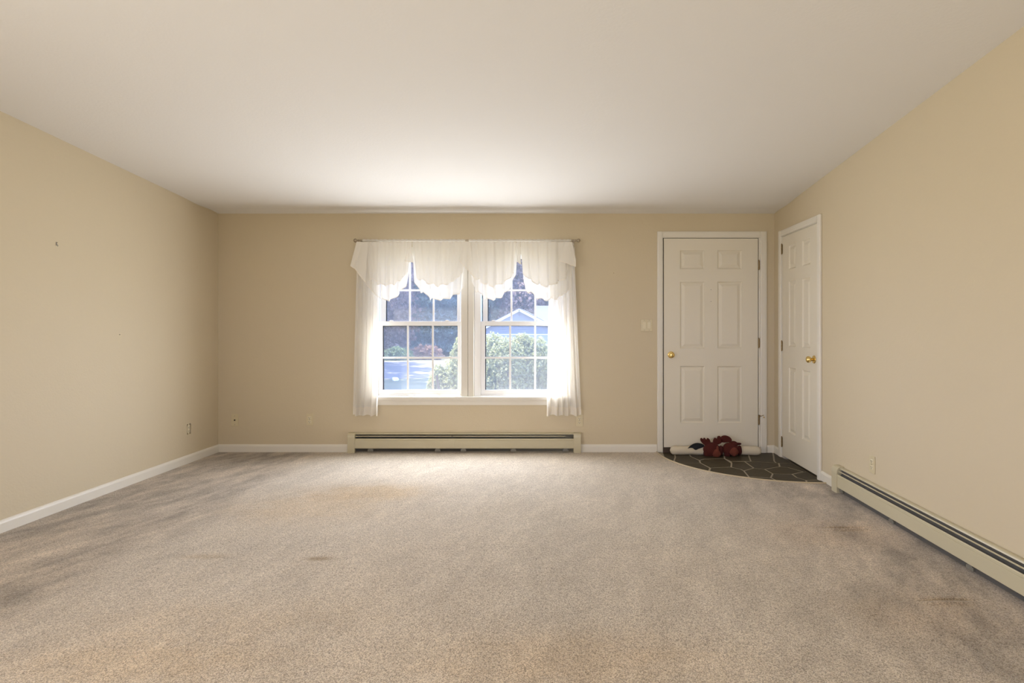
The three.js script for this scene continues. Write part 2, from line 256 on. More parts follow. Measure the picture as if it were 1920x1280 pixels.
{
  const w = PX(1421) - PX(1244.5), d = thing('door_1', 'white six-panel entry door with brass knob on its left', 'door', [PX(1244.5), dB, ZB + .004], 0, null, ST);
  const X = (p) => PX(p) - PX(1244.5), Y = (p) => PY(p) - dB;
  makeDoor(d, w, PY(447) - dB, [[X(1275), X(1321)], [X(1345), X(1390.5)]], [[Y(792.6), Y(686)], [Y(653), Y(528)], [Y(504.5), Y(469)]]);
  knob(d, X(1258), Y(665), true);
  for (const y of [497, 643, 787]) hinge(d, w + .006, Y(y), M.oldBrass);
  const s = part('hinge_stop', d); mesh('arm', [cyl(.003, .05, 10).rotateZ(Math.PI / 2 + .35).translate(w + .026, Y(779), .02), cyl(.0025, .03, 10).rotateX(Math.PI / 2).translate(w + .012, Y(778), .02)], M.oldBrass, s); mesh('bumper', new THREE.SphereGeometry(.007, 12, 8).translate(w + .05, Y(781), .022), M.brass, s);
  mesh('peephole_screw', [cyl(.003, .004, 10).rotateX(Math.PI / 2).translate(X(1333), Y(543), .001), cyl(.003, .004, 10).rotateX(Math.PI / 2).translate(X(1333), Y(565), .001)], M.bracket, d);
  // frame, casing and threshold
  const c = thing('trim_2', 'white painted casing and jamb around the entry door', 'door casing', [0, 0, ZB], 0, null, ST);
  const a = PX(1232), b = PX(1437), t = PY(434), ji = PX(1243), jo = PX(1422.5), jt = PY(446);
  const leg = (x0, x1, y0, y1) => [rb(x0, x1, y0, y1, 0, .015, .004), rb(x0 + .008, x1 - .012, y0, y1, .004, .018, .003)];
  mesh('side_casing', leg(a, ji - .004, 0, t), M.trim, c); mesh('side_casing', leg(jo + .012, b, -.009, t), M.trim, c);
  mesh('head_casing', [rb(ji - .004, jo + .012, jt + .004, t, 0, .015, .004), rb(ji - .004, jo + .012, jt + .014, t - .012, .004, .018, .003)], M.trim, c);
  mesh('jamb', [bx(ji - .018, ji, -.01, jt + .02, -T, .001), bx(jo, jo + .0185, -.01, jt + .02, -T, .001), bx(ji, jo, jt, jt + .019, -T, .001), bx(ji, ji + .02, 0, jt, -.075, -.0322), bx(jo - .02, jo, 0, jt, -.075, -.0322), bx(ji, jo, jt - .02, jt, -.075, -.0322)], M.trim, c);
  mesh('gap_shade', [bx(ji, PX(1244.5), dB, jt, -.03, -.012), bx(PX(1421), jo, dB, jt, -.03, -.012), bx(ji, jo, PY(447), jt, -.03, -.012)], M.dark, c);  // dark strips drawn in for the shade in the gaps around the slab
  mesh('threshold', rb(ji, jo, -.02, dB - .0015, -T - .1, .006, .003), std(new THREE.Color(.06, .035, .02), .5), c);
}
{
  const w = clB - clA, d = thing('door_2', 'white six-panel closet door on the right wall', 'door', [XR - .002, 0, 0], 0, null, ST);
  d.position.set(XR - .002, .015, clA); d.rotation.y = -Math.PI / 2;    // local x runs towards the viewer, local z into the room
  const h = clT - .015;
  makeDoor(d, w, h, [[.15, .31], [.452, .612]], [[.24, .835], [1.025, 1.616], [1.726, 1.943]]);
  knob(d, w - .07, .937, false);
  for (const y of [1.93, 1.024, .125]) hinge(d, -.006, y, M.oldBrass);
  mesh('latch_plate', bx(w - .002, w + .001, .905, .965, -.03, .002), M.oldBrass, d);
  const c = thing('trim_3', 'white painted casing and jamb around the closet door', 'door casing', [XR, 0, clA], -Math.PI / 2, null, ST);
  const leg = (x0, x1, y0, y1) => [rb(x0, x1, y0, y1, 0, .015, .004), rb(x0 + .008, x1 - .012, y0, y1, .004, .018, .003)];
  const t = 2.12;
  mesh('side_casing', leg(-.075, -.013, -.009, t), M.trim, c); mesh('side_casing', leg(w + .008, w + .07, -.009, t), M.trim, c);
  mesh('head_casing', [rb(-.013, w + .008, clT + .008, t, 0, .015, .004), rb(-.013, w + .008, clT + .018, t - .01, .004, .018, .003)], M.trim, c);
  mesh('jamb', [bx(-.0145, -.003, -.02, clT + .014, -T, .001), bx(w + .003, w + .0145, -.02, clT + .014, -T, .001), bx(-.003, w + .003, clT + .003, clT + .014, -T, .001), bx(-.003, .012, 0, clT, -.07, -.038), bx(w - .012, w + .003, 0, clT, -.07, -.038), bx(0, w, clT - .012, clT + .003, -.07, -.038)], M.trim, c);
  mesh('gap_shade', [bx(-.003, 0, .008, clT, -.034, -.008), bx(w, w + .003, .008, clT, -.034, -.008), bx(-.003, w + .003, clT, clT + .003, -.034, -.008)], M.dark, c);  // black strips stand in for the shaded gaps round the closet door
}

// ---------------------------------------------------------------- windows
function sash(g, name, x0, x1, y0, y1, gx0, gx1, gy0, gy1, z) {      // outer and glass edges; z is the room side face
  const s = part(name, g), d = .032;
  mesh('stile', rb(x0, gx0, y0, y1, z - d, z, .003), M.vinyl, s); mesh('stile', rb(gx1, x1, y0, y1, z - d, z, .003), M.vinyl, s);
  mesh('rail', rb(gx0, gx1, gy1, y1, z - d, z, .003), M.vinyl, s); mesh('rail', rb(gx0, gx1, y0, gy0, z - d, z, .003), M.vinyl, s);
  const q = .007; mesh('gasket', [bx(gx0, gx0 + q, gy0, gy1, z - d, z - .012), bx(gx0 + q, gx1, gy1 - .004, gy1, z - d, z - .012)], M.gasket, s);
  const xs = [gx0, gx0 + (gx1 - gx0) / 3, gx0 + (gx1 - gx0) * 2 / 3, gx1], ym = (gy0 + gy1) / 2, m = .0095;
  for (const k of [1, 2]) mesh('muntin', rb(xs[k] - m, xs[k] + m, gy0, gy1, z - .021, z - .011, .002), M.vinyl, s);
  mesh('muntin', rb(gx0, gx1, ym - m, ym + m, z - .0205, z - .0105, .002), M.vinyl, s);
  for (let k = 0; k < 3; k++) for (const [a, b] of [[gy0, ym], [ym, gy1]]) mesh('pane', new THREE.PlaneGeometry(xs[k + 1] - xs[k], b - a).translate((xs[k] + xs[k + 1]) / 2, (a + b) / 2, z - .024), M.veilGlass, s);
  return s;
}
const winZ = ZB - .04, RZ = 5.685;
[[707, 863.5, 696, 864.5, 'left double-hung window with white grid, looking onto the road'], [900.4, 1057, 889, 1068, 'right double-hung window with white grid, looking onto the house']].forEach(([a, b, fa, fb, label], n) => {
  const w = thing('window_' + (n + 1), label, 'window', [0, 0, 0], 0, null, ST), X = PX;
  const yb = PY(742), ym = PY(602), yt = PY(477);
  mesh('frame', [bx(X(fa), X(a), yb - .01, yt + .01, ZB - .13, winZ + .02), bx(X(b), X(fb), yb - .01, yt + .01, ZB - .13, winZ + .02), bx(X(a), X(b), yt - .005, yt + .01, ZB - .13, winZ + .02), bx(X(a), X(b), yb - .01, yb + .002, ZB - .13, winZ + .02)], M.vinyl, w);
  const lo = sash(w, 'lower_sash', X(a), X(b), yb + .003, ym, X(a + 8), X(b - 7), PY(731.5), PY(610.5), winZ);
  sash(w, 'upper_sash', X(a + 3), X(b - 3), PY(610), yt - .006, X(a + 12), X(b - 9), PY(602), PY(484), winZ - .036);
  for (const px of [a + 24, b - 27]) mesh('tilt_latch', lathe([[0, 0], [.022, 0], [.02, .008], [.008, .013], [0, .013]], 20).scale(1, 1, .5).translate(X(px), ym, winZ - .012), M.vinyl, lo);
  mesh('bottom_lift', rb(X(a + 2), X(b - 2), PY(741.5), PY(739.5), winZ, winZ + .012, .003), M.vinyl, w);
  // daylight entering through this window
  for (const [p0, p1, power] of [[486, 602, 1.7], [611, 730, 19.8]]) {
    const light = new THREE.RectAreaLight(new THREE.Color(0.94, 0.98, 1.05), power, X(b - 7) - X(a + 8), PY(p0) - PY(p1));
    light.position.set((X(a + 8) + X(b - 7)) / 2, (PY(p0) + PY(p1)) / 2, winZ + .016); light.rotation.y = Math.PI; light.name = 'window_daylight'; scene.add(light);
  }
});
{
  const c = thing('trim_4', 'white window casing with sill and centre mullion', 'window casing', [0, 0, ZB], 0, null, ST), X = PX;
  mesh('stool', rb(X(684), X(1081), PY(748.5), PY(743), -.05, .035, .004), M.trim, c);
  mesh('apron', [rb(X(690), X(1075), PY(759), PY(748.5), 0, .013, .003), rb(X(690), X(1075), PY(751.5), PY(748.5), 0, .018, .003)], M.trim, c);
  mesh('mullion', [rb(X(864.5), X(877), PY(743), PY(476), -.1, .008, .004), rb(X(877.4), X(888.6), PY(743), PY(476), -.1, .005, .004)], M.trim, c);
  for (const [a, b] of [[686, 698], [1066, 1078]]) mesh('side_casing', [rb(X(a), X(b), PY(743), PY(476), 0, .015, .004), rb(X(a + 1.5), X(b - 2), PY(743), PY(476), .004, .018, .003)], M.trim, c);
  mesh('head_casing', [rb(X(686), X(1078), PY(476), PY(463), 0, .015, .004), rb(X(686), X(1078), PY(473), PY(465.5), .004, .018, .003)], M.trim, c);
}
// unseen windows added behind and beside the camera as fill for the room
for (const [n, label, pos, turn, x0, x1, power] of [[3, 'unseen window added for fill light in the wall behind the camera', [0, 0, ZF], 0, rwX0, rwX1, 4.6], [4, 'unseen window added for fill light in the left wall beside the camera', [XL, 0, 0], -Math.PI / 2, swZ0, swZ1, 7.8]]) {
  const w = thing('window_' + n, label, 'window', pos, turn, null, ST), sx = (x1 - x0) / 3;
  mesh('frame', [bx(x0, x1, rwY1 - .05, rwY1, .02, .1), bx(x0, x1, rwY0, rwY0 + .05, .02, .1), ...[0, 1, 2, 3].map((k) => bx(x0 + k * sx - (k ? k < 3 ? .03 : .05 : 0), x0 + k * sx + (k < 3 ? k ? .03 : .05 : 0), rwY0 + .05, rwY1 - .05, .02, .1))], M.vinyl, w);
  for (let k = 0; k < 3; k++) mesh('pane', new THREE.PlaneGeometry(sx - .06, rwY1 - rwY0 - .1).translate(x0 + (k + .5) * sx, (rwY0 + rwY1) / 2, .06), M.glass, w);
  const light = new THREE.RectAreaLight(new THREE.Color(1.0, 0.94, 0.86), power, x1 - x0 - .1, rwY1 - rwY0 - .1);
  light.name = 'added_daylight'; light.position.set(...(turn ? [XL - .012, (rwY0 + rwY1) / 2, (x0 + x1) / 2] : [(x0 + x1) / 2, (rwY0 + rwY1) / 2, ZF + .012])); light.rotation.y = turn; scene.add(light);
}

// ---------------------------------------------------------------- curtains
const rodZ = -RZ, cx = (p) => PX(p, RZ), cy = (p) => PY(p, RZ);
{
  const r = thing('curtain_rod', 'thin metal curtain rod with round finials above the window', 'curtain rod', [0, 0, 0]);
  mesh('rod', cyl(.0065, cx(1078) - cx(673), 16).rotateZ(Math.PI / 2).translate((cx(673) + cx(1078)) / 2, cy(450.8), rodZ), M.rod, r);
  for (const [p, s] of [[673, -1], [1078, 1]]) mesh('finial', lathe([[0, 0], [.008, 0], [.012, .006], [.007, .013], [.008, .018], [.017, .027], [.019, .036], [.014, .046], [.006, .051], [0, .052]], 20).rotateZ(-s * Math.PI / 2).translate(cx(p), cy(450.8), rodZ), M.rod, r);
  for (const p of [676, 875.5, 1075]) mesh('bracket', [rb(cx(p) - .009, cx(p) + .009, cy(456), cy(447), ZB, ZB + .004, .002), bx(cx(p) - .004, cx(p) + .004, cy(452.5), cy(450), ZB + .003, rodZ - .004), cyl(.0085, .012, 14).rotateZ(Math.PI / 2).translate(cx(p), cy(450.8), rodZ)], M.rod, r);
}
function panel(label, fL, fR, seed) {
  const c = thing('sheer_curtain', label, 'curtain', [0, 0, 0], 0, 'sheer side curtains'), R = rng(seed), ph = [R() * 6, R() * 6, R() * 6];
  const at = (u, v, dz = 0) => { const py = 456 + (779 - 456) * v; const e = u + .035 * Math.sin(u * 9 + ph[1]) * v, x0 = cx(fL(py)), x1 = cx(fR(py)), a = .014 + .01 * v; return [x0 + (x1 - x0) * e, cy(py + 1.1 * Math.sin(u * 22 + ph[0]) * v), rodZ - .018 + a * Math.sin(u * 30 + ph[0] + .6 * Math.sin(v * 3 + ph[2])) + .006 * Math.sin(u * 61 + ph[1]) + dz]; };
  mesh('cloth', sheet(110, 40, (u, v) => at(u, v * .952)), M.sheer, c);
  mesh('hem', sheet(110, 4, (u, v) => at(u, .952 + v * .048)), M.hem, c);
}
panel('sheer white curtain panel hanging at the left of the window', (y) => 668 - 9 * (y - 456) / 323, (y) => 712 - 5 * (y - 456) / 323, 3);
panel('sheer white curtain panel hanging at the right of the window', (y) => 1030 - 3 * (y - 456) / 323, (y) => 1076 + 12 * (y - 456) / 323, 9);
function swag(v, x0, x1, side, mid, dz, seed, sideR = side) {
  const s = part('swag', v), R = rng(seed), n = 5, o = R() * .3;
  const hem = (u) => { const k = Math.pow(Math.sin(Math.PI * Math.min(1, Math.max(0, u))), .75), base = (u < .5 ? side : sideR) * (1 - k) + mid * k, f = ((u * n + o) % 1 + 1) % 1; return base + (f < .8 ? (f / .8 - .5) : (1 - f) / .2 - .5) * (5 + 3 * Math.sin(Math.floor(u * n + o) * 2.3 + seed)); };
  const at = (u, t, end) => { const top = 454.5, b = hem(u) - end, py = top + (b - top) * t, spread = 1.1 - .1 * t, px = (x0 + x1) / 2 + (x1 - x0) * (u - .5) * spread + 2 * Math.sin(u * n * 6.28 + seed) * t, f = ((u * n + o) % 1 + 1) % 1; return [cx(px), cy(py), rodZ + dz + (.010 + .022 * t) * (f < .8 ? f / .8 : (1 - f) / .2) + .004 * Math.sin(u * 40)]; };
  mesh('cloth', sheet(120, 24, (u, t) => at(u, t, 1.6)), M.sheer, s);
  mesh('hem', sheet(120, 2, (u, t) => { const a = at(u, 1, 1.6), b = at(u, 1, 0); return a.map((q, i) => q + (b[i] - q) * t); }), M.hem, s);
}
function tail(v, pts, dz, folds) {                                   // pts: [left top, right top, right bottom, left bottom] and a hem that may slant
  const s = part('tail', v), L = (a, b, t) => a + (b - a) * t;
  const at = (u, t) => { const tx = L(pts[0][0], pts[1][0], u), ty = L(pts[0][1], pts[1][1], u), q = u * (pts.length - 3), k = Math.min(pts.length - 4, Math.floor(q)), lo = pts[pts.length - 1 - k], hi = pts[pts.length - 2 - k], bxp = L(lo[0], hi[0], q - k), byp = L(lo[1], hi[1], q - k); return [cx(L(tx, bxp, t)), cy(L(ty, byp, t)), rodZ + dz + .012 * t * Math.abs(Math.sin(u * folds * 3.14))]; };
  mesh('cloth', sheet(40, 20, (u, t) => at(u, t * .96)), M.sheer, s);
  mesh('hem', sheet(40, 2, (u, t) => at(u, .96 + t * .04)), M.hem, s);
}
[['pleated sheer white valance over the left half of the window', [[690, 766, 1], [780, 868, 2]], [[[674, 455], [695, 456], [690, 531], [671, 506], [662, 500]], [[770, 455], [775, 455], [779, 494], [763, 491]]], 680, 872.5],
 ['pleated sheer white valance over the right half of the window', [[886, 964, 3], [982, 1066, 4]], [[[871, 455], [884, 455], [891, 521], [864, 491]], [[970.5, 455], [976, 455], [978, 498], [970, 492]], [[1060, 455], [1072, 456], [1080, 488], [1079, 502], [1049, 491]]], 879, 1071]].forEach(([label, sw, tails, a, b], n) => {
  const v = thing('valance', label, 'valance', [0, 0, 0], 0, 'sheer valances on the curtain rod');
  mesh('rod_pocket', sheet(160, 12, (u, t) => { const an = t * 6.2832, r = .0115 + .0015 * Math.sin(u * 150) + .001 * Math.sin(u * 67); return [cx(a + (b - a) * u), cy(450.8) + Math.cos(an) * r, rodZ + Math.sin(an) * r]; }), M.sheer, v);
  for (const [x0, x1, s] of sw) { swag(v, x0, x1, 512, 536, .04, s); swag(v, x0 - 2, x1 + 3, 530, 563, .004, s + 10, s % 2 ? 515 : 540); }
  for (const t of tails) tail(v, t, .08, 2);
});

// ---------------------------------------------------------------- baseboard heaters
function heater(label, len, pos, turn, o) {
  const h = thing('baseboard_heater', label, 'heater', pos, turn), dep = .052, cap = .071;
  mesh('back_plate', prism([[0, 0], [.003, 0], [.003, .183], [0, .183]], cap, len - cap), M.heater, h);
  mesh('hood', prism([[.003, .187], [.02, .187], [.028, .183], [.031, .176], [.0295, .1755], [.0265, .1815], [.0195, .1845], [.003, .184]], cap, len - cap), M.heater, h);
  const seg = o.joints.length ? [0, ...o.joints, len] : [0, len];
  for (let i = 0; i + 1 < seg.length; i++) mesh('front_panel', prism([[.0445, .138], [.049, .139], [.0525, .134], [.0525, .124], [.0505, .122], [.0525, .120], [.0525, .046], [.049, .043], [.042, .045], [.0425, .0465], [.0495, .047], [.0505, .118], [.0505, .133], [.0475, .1365], [.0445, .1365]], seg[i] + (i ? .001 : cap), seg[i + 1] - (i + 2 < seg.length ? .001 : cap)), M.heater, h);
  for (const [a, b, dy] of o.dampers) mesh('damper', prism([[.0365, .1635 + dy], [.0405, .162 + dy], [.0405, .157 + dy], [.0375, .157 + dy], [.0365, .159 + dy]], a, b), M.heater, h);
  for (const j of o.joints) mesh('joint_cover', prism([[.05, .140], [.0545, .136], [.0545, .049], [.0505, .049], [.0505, .138]], j - .012, j + .05), M.heater, h);
  const capP = [[0, 0], [.056, 0], [.056, .150], [.053, .172], [.044, .186], [.030, .192], [0, .193]];
  for (const [a, b] of o.caps) mesh('end_cap', prism(capP, a, b, .002), M.heater, h);
  mesh('heating_element', Array.from({ length: Math.floor((len - 2 * cap - .004) / .005) }, (_, k) => join([bx(cap + .002 + k * .005, cap + .0026 + k * .005, .008, .135, .004, .029), bx(cap + .002 + k * .005, cap + .0026 + k * .005, .135, .172, .004, .022)])), M.shadedFin, h);  // dense fins carried up behind the slots so the cavity stays dark
  mesh('pipe', cyl(.011, len - 2 * cap, 14).rotateZ(Math.PI / 2).translate(len / 2, .055, .024), M.copper, h);
  for (const a of o.brackets) mesh('bracket', [bx(a, a + .055, .016, .034, .03, .044), bx(a + .01, a + .045, .034, .05, .03, .044)], M.bracket, h);
}
{
  const L = heatR - heatL, X = (p) => PX(p) - heatL;
  heater('beige baseboard heater under the window', L, [heatL, 0, ZB], 0, { joints: [X(845)], dampers: [[.075, X(848), 0], [X(850), X(1060), 0]], caps: [[0, .071], [L - .071, L]], brackets: [X(692), X(817), X(865), X(958), X(1055)] });
  heater('long beige baseboard heater along the right wall', 3.45, [XR, 0, -4.43], -Math.PI / 2, { joints: [], dampers: [[.075, 3.3, 0]], caps: [[0, .085], [3.36, 3.45]], brackets: [.1, .75, 1.45, 2.2, 2.9] });
}

// ---------------------------------------------------------------- outlets, switch, hook, nail
function outlet(label, pos, turn, kind) {
  const o = thing(kind === 'cable' ? 'cable_outlet' : 'wall_outlet', label, 'outlet', pos, turn);
  mesh('cover_plate', rb(-.0355, .0355, -.058, .058, 0, .006, .004), M.almond, o);
  if (kind === 'cable') { mesh('jack', [cyl(.0075, .004, 12).rotateX(Math.PI / 2).translate(0, .002, .0075), bx(-.006, .006, -.004, .006, .006, .009)], M.dark, o); for (const y of [.042, -.042]) mesh('screw', cyl(.0028, .0015, 10).rotateX(Math.PI / 2).translate(0, y, .0062), M.bracket, o); return; }
  for (const y of [-.0195, .0195]) {
    const r = mesh('receptacle', rb(-.0165, .0165, y - .0145, y + .0145, .002, .0085, .006), M.almondLight, o);
    mesh('slot', [bx(-.0085, -.0055, y - .0015, y + .0075, .0082, .0092), bx(.0055, .0085, y - .0005, y + .0065, .0082, .0092), cyl(.003, .001, 10).rotateX(Math.PI / 2).translate(0, y - .0075, .0087)], M.dark, r);  // dark raised shapes stand in for the shade inside the socket holes
  }
  mesh('screw', cyl(.003, .0015, 10).rotateX(Math.PI / 2).translate(0, 0, .0062), M.bracket, o);
}
outlet('almond cable outlet plate near the left corner', [PX(440.7), PY(787.5), ZB], 0, 'cable');
outlet('almond duplex outlet left of the window curtain', [PX(581), PY(786.7), ZB], 0);
outlet('almond duplex outlet just below the right curtain hem', [PX(1086.5), PY(788), ZB], 0);
outlet('almond duplex outlet above the right wall heater', [XR, PY(870.5, 3.951), -3.951], -Math.PI / 2);
{
  const s = thing('light_switch', 'almond double rocker light switch beside the entry door', 'switch', [PX(1212.5), PY(609.5), ZB]);
  mesh('cover_plate', rb(-.058, .058, -.058, .058, 0, .006, .004), M.almond, s);
  for (const x of [-.023, .023]) { mesh('rocker', rb(x - .0165, x + .0165, -.033, .033, .002, .009, .003).rotateX(.05), M.almondLight, s); for (const y of [-.048, .048]) mesh('screw', cyl(.0025, .0015, 10).rotateX(Math.PI / 2).translate(x, y, .0062), M.bracket, s); }
  const h = thing('wall_hook', 'tiny metal picture hook high on the left wall', 'hook', [XL, PY(457, 3.91), -3.91], Math.PI / 2);
  mesh('plate', [rb(-.004, .004, -.012, .012, 0, .002, .001), new THREE.TorusGeometry(.006, .0016, 8, 16, 4).rotateY(Math.PI / 2).translate(0, -.012, .005)], M.bracket, h);
  mesh('nail', cyl(.0014, .012, 8).rotateX(Math.PI / 2).translate(0, .008, .004), M.oldBrass, h);
  const n = mesh('wall_nail', [cyl(.0015, .016, 8).rotateX(Math.PI / 2).translate(0, 0, .008), cyl(.0034, .0015, 10).rotateX(Math.PI / 2).translate(0, 0, .016)], M.oldBrass); n.position.set(PX(1150.5), PY(512), ZB); tag(n, 'small nail in the wall right of the curtain', 'nail');
  const q = mesh('wall_anchor', [cyl(.003, .006, 10).rotateX(Math.PI / 2).translate(0, 0, .002)], M.bracket); q.position.set(XL, PY(627, 4.47), -4.47); q.rotation.y = Math.PI / 2; tag(q, 'tiny screw anchor at mid height in the left wall', 'anchor');
}

// ---------------------------------------------------------------- draft stopper
{
  const zc = ZB + .088, r = .043, Z = D - .088, X = (p) => PX(p, Z), d = thing('draft_stopper', 'cream cloth draft roll with two dark red plush moose at the entry door', 'draft stopper', [0, -.0075, zc]);
  const cloth = std(new THREE.Color(.66, .58, .44), .95, { bumpMap: tex(128, .05, (u, v) => vnoise(u * 32, v * 32, 4, 32)), bumpScale: .0008 });
  const red = std(new THREE.Color(.07, .009, .006), 1), snout = std(new THREE.Color(.14, .032, .018), 1), deep = std(new THREE.Color(.05, .004, .004), 1), leaf = std(new THREE.Color(.006, .008, .012), .9);
  const x0 = X(1256), x1 = X(1426), n = 40, pts = [];
  const roll = sheet(48, 80, (u, v) => { const a = u * 6.28318, s = v, e = Math.min(s, 1 - s) * (x1 - x0), k = e < r ? Math.sqrt(Math.max(0, 1 - (1 - e / r) ** 2)) : 1, rr = r * (.03 + .97 * k) * (1 + .03 * Math.sin(s * 23) + .02 * Math.sin(a * 3 + s * 40)), x = x0 + (x1 - x0) * (s < .5 ? s : s), bend = .012 * Math.max(0, s - .72) / .28; return [x, r * .97 + Math.cos(a) * rr * .96, bend * 2 + Math.sin(a) * rr]; });
  mesh('roll', roll, cloth, d);
  const ls = new THREE.Shape(); ls.moveTo(-.075, -.02); ls.bezierCurveTo(-.05, .005, -.02, .03, .02, .03); ls.bezierCurveTo(.05, .028, .075, .02, .085, 0); ls.bezierCurveTo(.06, -.015, .02, -.02, .005, -.033); ls.bezierCurveTo(-.012, -.04, -.02, -.022, -.03, -.016); ls.bezierCurveTo(-.045, -.012, -.06, -.012, -.075, -.02);
  mesh('felt_leaf', new THREE.ExtrudeGeometry(ls, { depth: .004, bevelEnabled: true, bevelSize: .002, bevelThickness: .002, bevelSegments: 2 }).rotateX(-.55).translate(X(1303), PY(836, Z) + .012, r * .72), leaf, d);
  const blob = (x, y, z, a, b, c, seed, am = .06) => { const g = new THREE.SphereGeometry(1, 28, 20), p = g.attributes.position; for (let i = 0; i < p.count; i++) { const q = [p.getX(i), p.getY(i), p.getZ(i)], k = 1 + am * (Math.sin(q[0] * 3 + seed) * Math.cos(q[1] * 4 + seed * 2) + .5 * Math.sin(q[2] * 5 + seed)); p.setXYZ(i, q[0] * a * k, q[1] * b * k, q[2] * c * k); } g.computeVertexNormals(); return g.translate(x, y, z); };
  const antler = (pts2, z, tilt) => { const s = new THREE.Shape(); s.moveTo(...pts2[0]); s.splineThru(pts2.slice(1).map((q) => new THREE.Vector2(...q))); return new THREE.ExtrudeGeometry(s, { depth: .012, bevelEnabled: true, bevelSize: .007, bevelThickness: .009, bevelOffset: -.004, bevelSegments: 4, curveSegments: 24 }).rotateX(tilt).translate(0, 0, z); };
  const Q = (a, b) => [X(1240 + a * .10417), PY(800 + b * .10417, Z) + .0075];
  {
    const m = part('plush_moose', d), f = r + .012, c = Q(890, 400);
    mesh('head', [blob(c[0] - .005, c[1] + .004, f, .078, .068, .044, 1), blob(c[0] - .05, c[1] - .02, f - .006, .032, .05, .035, 4)], red, m);
    const mz = Q(950, 450); mesh('muzzle', [blob(mz[0], mz[1] + .004, f + .035, .038, .04, .03, 2), blob(mz[0] + .01, mz[1] + .04, f + .028, .016, .034, .014, 3)], snout, m);
    const e = Q(1035, 400); mesh('ear', blob(e[0], e[1], f + .012, .024, .05, .02, 5), deep, m);
    mesh('antler', antler([Q(870, 300), Q(780, 310), Q(720, 270), Q(685, 215), Q(700, 188), Q(728, 210), Q(755, 186), Q(785, 222), Q(812, 190), Q(842, 215), Q(862, 262), Q(900, 275), Q(870, 300)], f - .012, 0), red, m);
    mesh('antler', antler([Q(920, 290), Q(915, 235), Q(940, 186), Q(968, 200), Q(972, 232), Q(995, 165), Q(1025, 152), Q(1045, 180), Q(1080, 225), Q(1050, 265), Q(990, 295), Q(920, 290)], f - .016, 0), red, m);
  }
  {
    const m = part('plush_moose', d), f = r + .012, c = Q(1230, 370);
    mesh('head', [blob(c[0] - .01, c[1] - .004, f - .004, .078, .06, .044, 6), blob(c[0] + .02, c[1] + .04, f - .008, .045, .03, .032, 7)], red, m);
    const mz = Q(1262, 410); mesh('muzzle', blob(mz[0], mz[1] - .002, f + .033, .04, .04, .033, 8), snout, m);
    const e = Q(1370, 400); mesh('cheek', blob(e[0], e[1], f + .002, .026, .046, .026, 9), deep, m);
    const h = Q(1355, 285); mesh('ear', blob(h[0], h[1], f, .03, .012, .012, 10).rotateZ(0), deep, m);
    mesh('antler', antler([Q(1050, 255), Q(1040, 200), Q(1075, 155), Q(1140, 146), Q(1205, 172), Q(1235, 215), Q(1215, 245), Q(1130, 258), Q(1050, 255)], f - .016, 0), red, m);
    const l = Q(1150, 450); mesh('leg', blob(l[0], l[1] - .012, f + .016, .03, .036, .022, 11), deep, m);
  }
}

// ---------------------------------------------------------------- outdoors
const GY = -1.5;
{
  const gt = tex(256, 6, (u, v) => { const a = vnoise(u * 60, v * 60, 2, 60) * .5 + vnoise(u * 12, v * 12, 6, 12) * .5; return [.45 + a * .3, .47 + a * .28, .36 + a * .25]; }, true);
  tag(mesh('ground', uvm(bx(-90, 90, GY - .3, GY, -140, 40)), std(new THREE.Color(.5, .5, .5), 1, { map: gt })), 'pale grassy ground outside the window', 'ground', null, ST);
  const at = tex(256, 3, (u, v) => .62 + .25 * vnoise(u * 90, v * 90, 9, 90), true), road = new THREE.Shape();
  road.moveTo(-60, 26); road.bezierCurveTo(-20, 26, -2, 27, 4, 40); road.lineTo(11, 40); road.bezierCurveTo(8, 34, 14, 33, 40, 36); road.lineTo(40, 44); road.lineTo(-60, 44);
  tag(mesh('road', uvm(new THREE.ExtrudeGeometry(road, { depth: .02, bevelEnabled: false }).rotateX(-Math.PI / 2).translate(0, GY, 0)), std(new THREE.Color(.34, .33, .35), .9, { map: at })), 'pale grey asphalt road beyond the left window', 'road', null, ST);
  const g = new THREE.IcosahedronGeometry(.13, 3), p = g.attributes.position; for (let i = 0; i < p.count; i++) { const k = 1 + .5 * (vnoise(p.getX(i) * 12 + 5, p.getY(i) * 12 + p.getZ(i) * 9 + 5, 3) - .5); p.setXYZ(i, p.getX(i) * k * 1.2, p.getY(i) * k * .8, p.getZ(i) * k); } g.computeVertexNormals();
  const rk = mesh('garden_stone', g, std(new THREE.Color(.9, .9, .88), .9)); rk.position.set((741 - VX) * 29 / F, GY + .08, -29); tag(rk, 'small white stone lying on the road edge', 'stone');
}
